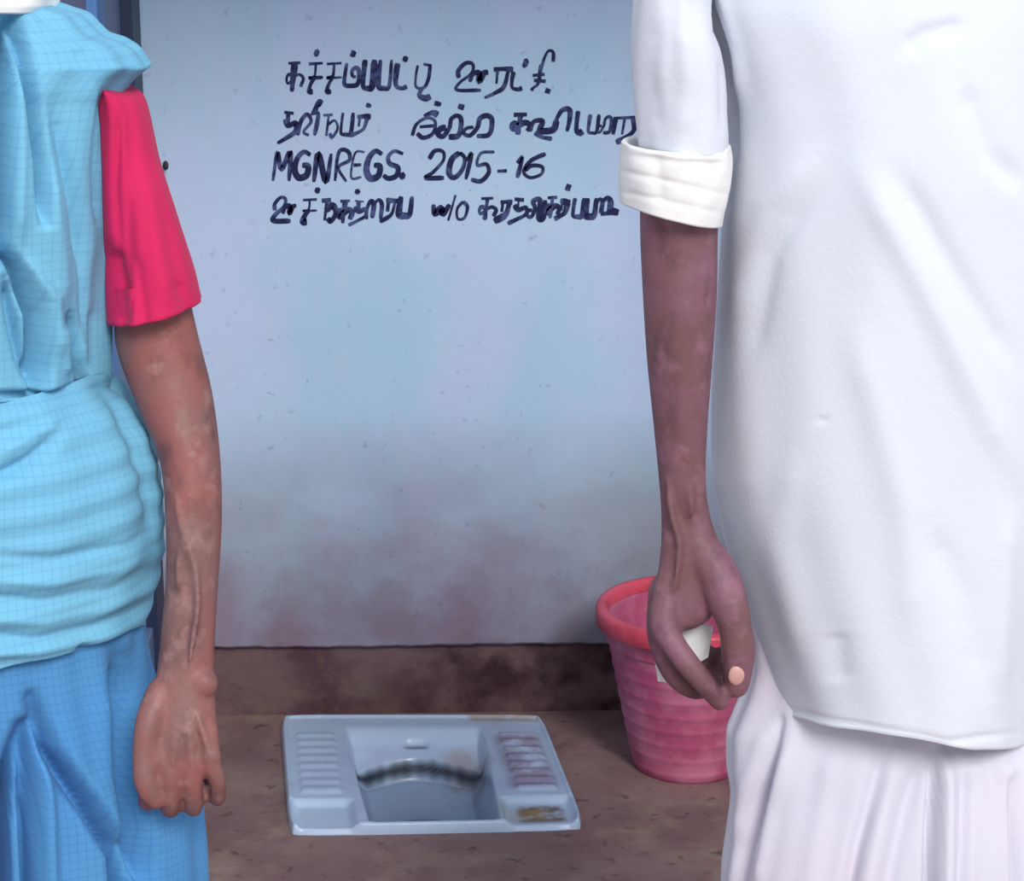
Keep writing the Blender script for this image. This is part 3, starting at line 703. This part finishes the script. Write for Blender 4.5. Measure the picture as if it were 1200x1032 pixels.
    loft_cloth('saree_drape', rows([(-16, 22), (-4, 44), (6, 64), (12, 82), (18, 99), (33, 114), (42, 124), (49, 144), (60, 160), (72, 168), (80, 173), (86, 167), (94, 157), (108, 146), (126, 136), (150, 134), (250, 130), (350, 127), (420, 127), (478, 126)]), DW,
        [(-16, .05), (20, .075), (60, .09), (120, .112), (250, .130), (380, .122), (450, .118), (478, .124)], msar, t,
        hem=[(-400, 476), (0, 474), (50, 472), (90, 466), (126, 452), (200, 445)],
        folds=[([(14, 25), (9, 80), (2, 140), (0, 300)], 10, -.065), ([(21, 22), (29, 62), (40, 120), (50, 190), (52, 260)], 6, -.030), ([(20, 80), (24, 180), (22, 290)], 10, .008),
               ([(64, 120), (74, 180), (90, 240), (96, 310)], 10, -.006), ([(6, 290), (26, 322), (42, 370), (48, 430), (46, 462)], 7, -.038), ([(10, 330), (20, 380), (30, 420), (42, 450)], 8, -.020), ([(22, 300), (58, 350), (66, 420)], 9, .008),
               ([(84, 370), (94, 420), (106, 455)], 6, -.024), ([(72, 380), (78, 440)], 7, .006), ([(112, 360), (110, 440)], 6, -.004), ([(55, 200), (70, 300), (75, 360)], 12, .006), ([(100, 90), (115, 200), (108, 330)], 10, .004),
               ([(30, 20), (60, 40), (100, 60)], 8, .004), ([(-20, 467), (60, 466), (126, 450)], 6, -.024), ([(72, 150), (84, 210), (96, 300), (102, 400)], 5, -.006), ([(118, 110), (112, 160), (116, 260)], 6, -.007)], N=420, R=300, extra=bulge, closetop=True)
    # white cloth at the neck
    loft_cloth('neck_cloth', rows([(-62, 8), (-48, 34), (-30, 56), (-10, 66), (6, 66), (15, 60)]), DW, [(-62, .06), (-30, .085), (15, .10)], mwh, t,
        folds=[([(-30, -10), (30, -6)], 6, -.004)], N=160, R=60, extra=lambda a, b, th, z: .002*np.sin(th*8+z*50))
    # blouse sleeves
    slv = [(76, 96, 112, 100, 2.0, .030), (106, 88, 148, 106, 2.0, .040), (116, 128, 168, 118, 2.0, .044), (120, 200, 186, 190, 2.0, .049), (122, 262, 207, 250, 1.998, .053), (124, 320, 227, 308, 1.996, .057), (128, 377, 237, 352, 1.994, .060)]
    s = cloth_tube('blouse_sleeve', slv, mpink, t, folds=[([(150, 140), (152, 220), (150, 300), (146, 370)], 9, -.005), ([(172, 200), (184, 290), (196, 360)], 11, .004), ([(132, 290), (142, 385)], 9, -.012), ([(160, 300), (170, 390)], 7, -.004), ([(140, 130), (134, 220), (138, 300)], 6, -.005), ([(206, 330), (226, 372)], 6, -.004)], wob=.0012)
    me = s.data.copy(); me.transform(__import__('mathutils').Matrix(((-1, 0, 0, 2*X0), (0, 1, 0, 0), (0, 0, 1, 0), (0, 0, 0, 1)))); me.flip_normals()
    s2 = bpy.data.objects.new('blouse_sleeve', me); col.objects.link(s2); place(s2, t)
woman()

# ---- man in the white shirt
def man():
    DM = 2.0; xc = 1045
    X0 = P(xc, 400, DM)[0]
    t = thing('person', (X0, DM, 0), 'person on the right in a white shirt with rolled sleeve and white dhoti', 'person')
    zs = P(800, -60, DM)[2]; print('man shoulder z', zs)
    ps = []
    ps.append(ring_tube(*[np.array(a) for a in zip(*[(np.array([X0, DM, z]), np.array([w_, 0, 0])) for z, w_ in ((.80, .07), (.90, .09), (1.05, .105), (1.20, .125), (zs-.06, .12), (zs, .12), (zs+.04, .055))])], np.array([.05, .07, .08, .09, .085, .06, .05]), 28, True))
    hz = zs+.215
    ps.append(rod_raw([(X0, DM+.01, zs-.02), (X0, DM, zs+.11)], (.058, .054)))
    ps += head_parts(X0, DM-.01, hz, 1.0)
    for q in (-1, 1):
        ps.append(rod_raw([(X0+q*.045, DM, .82), (X0+q*.055, DM-.01, .46), (X0+q*.065, DM+.02, .10)], (.050, .044, .034)))
        ps += foot_parts(X0+q*.075, DM-.01, 1.0)
    # near arm (his right)
    arm = [(772, -80, 826, -60, 1.98, .038), (760, 0, 812, 0, 1.962, .036), (757, 100, 832, 100, 1.954, .034), (751, 200, 843, 206, 1.950, .034), (750, 270, 841, 274, 1.948, .033), (753, 340, 840, 342, 1.945, .034), (758, 420, 835, 420, 1.942, .031),
           (766, 500, 829, 500, 1.94, .027), (772, 560, 827, 560, 1.937, .023), (775, 605, 832, 603, 1.935, .020), (774, 645, 844, 640, 1.93, .019), (768, 690, 850, 682, 1.925, .018), (764, 722, 838, 716, 1.922, .016)]
    ps.append(tube_raw(arm, 32))
    # hand: thumb towards the body, index finger reaching across to its tip, others curled behind
    ps.append(rod_raw(PF([(820, 640, 1.925), (840, 672, 1.915), (854, 708, 1.905), (862, 738, 1.902), (865, 766, 1.902), (863, 802, 1.904)]), (.016, .0185, .0168, .0145, .0148, .0115)))
    ps.append(rod_raw(PF([(784, 680, 1.922), (778, 728, 1.910), (788, 752, 1.902), (808, 780, 1.897), (824, 799, 1.896), (843, 822, 1.900)]), (.012, .0130, .0108, .0104, .0096, .0080)))
    ps.append(rod_raw(PF([(776, 690, 1.930), (774, 742, 1.925), (788, 786, 1.922), (812, 806, 1.924), (838, 804, 1.930)]), (.012, .0120, .0102, .0096, .0080)))
    ps.append(rod_raw(PF([(786, 690, 1.938), (790, 745, 1.944), (812, 788, 1.946), (836, 792, 1.944), (850, 776, 1.940)]), (.012, .0118, .0105, .0098, .0085)))
    ps.append(rod_raw(PF([(806, 690, 1.945), (812, 742, 1.956), (832, 775, 1.958), (848, 766, 1.954)]), (.011, .0105, .0095, .0080)))
    # other arm, hand just inside the frame edge
    arm2 = [(1262, -60, 1325, -80, 2.0, .040), (1272, 60, 1345, 60, 2.0, .038), (1272, 200, 1352, 200, 2.02, .034), (1262, 330, 1345, 330, 2.04, .034), (1246, 480, 1315, 480, 2.05, .028), (1228, 620, 1286, 622, 2.05, .021), (1206, 700, 1280, 704, 2.05, .019), (1200, 760, 1272, 764, 2.05, .017)]
    ps.append(tube_raw(arm2, 28))
    for k, x in enumerate((1206, 1224, 1242, 1260)):
        ps.append(rod_raw(PF([(x, 745, 2.05), (x-2, 790, 2.045), (x-8, 828-3*k, 2.04), (x-8, 850-4*k, 2.052)]), (.0105, .0105, .0095, .008)))
    ps.append(rod_raw(PF([(1222, 700, 2.035), (1206, 745, 2.02), (1203, 790, 2.015)]), (.013, .0115, .009)))
    def vein(pts, r, off): ps.append(rod_raw(PF([(a, b, d-off) for a, b, d in pts]), [r*.6]+[r]*(len(pts)-2)+[r*.6], 8, 4))
    vein([(782, 560, 1.940), (786, 600, 1.934), (796, 640, 1.930), (790, 690, 1.925)], .0030, .0195)
    vein([(800, 470, 1.955), (806, 540, 1.944), (812, 610, 1.934)], .0026, .0245)
    flesh('body', ps, mskm, t, .0026, 3)
    head_children(X0, DM-.01, hz, 1.0, t, mhair_b)
    # nails
    for (x, y, D, rr) in ((863, 791, 1.8915, (.0070, .0036, .0098)),):
        V, Fc = ell_raw(P(x, y, D), rr, (math.radians(10), 0, 0), 12); mesh_obj('nail', V, Fc, mnail, t)
    # dhoti
    zfoot = proj(np.array([[X0, DM, .06]]))[1][0]
    def ext(qx, qy, th, z):
        fr = np.clip(np.sin(th)*3, 0, 1)
        k = np.clip((qx-1094)/6, 0, 1)*fr*np.clip((qy-868)/22, 0, 1)
        return .012*k+.0025*np.sin(qx*.19)*k+.002*np.sin(th*13+z*4)
    loft_cloth('dhoti', [(640, 864, 1180), (700, 872, 1190), (780, 879, 1200), (815, 872, 1206), (840, 862, 1214), (868, 853, 1220), (900, 853, 1222), (940, 858, 1224), (985, 853, 1226), (1032, 847, 1230), (1300, 840, 1240), (zfoot, 850, 1230)], DM,
        [(640, .055), (840, .068), (900, .080), (1000, .095), (1100, .10), (zfoot, .12)], mdh, t,
        folds=[([(914, 842), (905, 880), (888, 940), (872, 990), (862, 1045), (850, 1400)], 7, -.016), ([(894, 850), (876, 920), (862, 980)], 9, .004), ([(930, 860), (905, 940), (885, 1040)], 9, .006),
               ([(1036, 866), (1022, 920), (1004, 980), (990, 1045), (960, 1500)], 8, -.011), ([(1052, 880), (1034, 950), (1014, 1040)], 11, .006), ([(1082, 884), (1062, 940), (1046, 1000), (1034, 1050)], 10, -.007),
               ([(1093, 872), (1091, 940), (1088, 1050), (1085, 1500)], 5, -.016), ([(1123, 884), (1122, 960), (1118, 1050)], 4, -.005), ([(1108, 884), (1106, 1050)], 6, .004), ([(1170, 905), (1176, 960), (1182, 1050), (1184, 1400)], 5, -.012),
               ([(1145, 884), (1150, 1050)], 7, .004), ([(975, 870), (960, 960), (945, 1050)], 14, .004)], N=320, R=170, foot=.07, extra=ext)
    # shirt body
    shx = [(-120, 925, 1165), (-96, 862, 1228), (-72, 822, 1268), (-40, 806, 1284), (0, 812, 1276), (60, 834, 1262), (120, 850, 1254), (170, 854, 1250), (270, 846, 1246), (400, 839, 1244), (500, 835, 1242), (560, 837, 1240), (600, 843, 1238), (640, 852, 1234), (700, 868, 1222), (760, 886, 1208), (800, 897, 1200), (838, 906, 1196), (890, 908, 1192)]
    loft_cloth('shirt', shx, DM, [(-120, .06), (-60, .085), (60, .112), (250, .128), (450, .130), (650, .130), (800, .132), (890, .132)], mshirt, t,
        hem=[(800, 832), (880, 834), (912, 838), (940, 848), (1000, 860), (1060, 871), (1110, 879), (1160, 878), (1200, 866), (1300, 860)],
        folds=[([(1010, 200), (1080, 330), (1150, 470), (1190, 560)], 18, .005), ([(1050, 200), (1120, 320), (1190, 430)], 14, -.004), ([(1090, 620), (1130, 700), (1150, 800)], 18, -.003), ([(1000, 380), (1060, 600), (1070, 760)], 22, .004),
               ([(860, 380), (900, 240), (960, 180)], 16, .003), ([(880, 420), (905, 300), (950, 230)], 12, -.003), ([(957, 492), (972, 492)], 3, -.0016), ([(1060, 60), (1082, 42), (1130, 30)], 12, -.005), ([(1130, 100), (1160, 180), (1200, 220)], 14, -.004),
               ([(812, -60), (826, 10), (848, 70), (855, 120), (858, 180)], 5.5, -.034), ([(842, -20), (862, 50), (870, 120)], 8, .004), ([(930, 520), (915, 640), (940, 780)], 20, .003), ([(1180, 600), (1175, 700), (1170, 820)], 12, .003),
               ([(905, 828), (1000, 848), (1110, 868), (1195, 858)], 3.0, -.0022), ([(980, 740), (985, 800)], 16, -.003)],
        N=340, R=260, extra=lambda a, b, th, z: .0012*np.sin(th*6+z*9)+.0008*np.sin(th*13-z*14), closetop=True)
    # collar
    zc = proj(np.array([[X0, DM, zs+.03]]))[1][0]
    loft_cloth('collar', [(zc-40, xc-76, xc+76), (zc-20, xc-84, xc+84), (zc+6, xc-96, xc+96)], DM, [(zc-40, .066), (zc+6, .075)], mshirt, t, N=120, R=20)
    # sleeves, rolled cuffs
    def mirror(o, name):
        me = o.data.copy(); me.transform(__import__('mathutils').Matrix(((-1, 0, 0, 2*X0+.0), (0, 1, 0, .02), (0, 0, 1, 0), (0, 0, 0, 1)))); me.flip_normals()
        o2 = bpy.data.objects.new(name, me); col.objects.link(o2); place(o2, t)
    s = cloth_tube('shirt_sleeve', [(838, -124, 892, -84, 2.0, .040), (796, -112, 862, -66, 1.99, .054), (766, -88, 842, -44, 1.98, .056), (746, -50, 832, -10, 1.965, .056), (742, 10, 831, 20, 1.955, .054), (741, 60, 847, 60, 1.95, .053), (743, 110, 854, 110, 1.95, .050), (750, 172, 853, 180, 1.948, .048)], mshirt, t,
        folds=[([(836, 20), (848, 70), (850, 150)], 6, -.005), ([(770, 20), (764, 90), (772, 160)], 10, -.003), ([(800, 30), (806, 100), (800, 160)], 12, .003)], wob=.001)
    mirror(s, 'shirt_sleeve')
    c = cloth_tube('sleeve_cuff', [(729, 168, 856, 172, 1.948, .050), (726, 186, 857, 194, 1.948, .053), (726, 212, 853, 226, 1.947, .053), (727, 236, 846, 264, 1.946, .051)], mwh, t,
        folds=[([(728, 200), (780, 212), (850, 228)], 4, -.0012), ([(728, 224), (790, 238), (846, 250)], 4, -.0010), ([(740, 176), (800, 184), (850, 186)], 4, .002), ([(770, 180), (774, 240)], 8, -.002)], ns=140, sub=18, thick=.006, top_lip=True, wob=.0008)
    mirror(c, 'sleeve_cuff')
man()

# folded white paper slip in the man's fingers
def slip():
    c = P(800, 765, 1.934)
    t = thing('paper_slip', tuple(c), 'small folded white paper slip between the fingers of the dark hand', 'paper')
    for nm, quad, dd in (('paper', [(810, 728), (836, 736), (832, 752), (796, 802), (771, 798), (767, 771)], 0), ('paper_fold', [(812, 730), (836, 734), (830, 770), (784, 796), (776, 776)], .004)):
        V = [P(x, y, 1.934+dd) for x, y in quad]; n = len(V); V += [p+np.array([0, .0018, 0]) for p in V]
        mesh_obj(nm, V, [tuple(range(n)), tuple(range(2*n-1, n-1, -1))]+[(k, k+n, (k+1) % n+n, (k+1) % n) for k in range(n)], mwh, t, smooth=False)
slip()
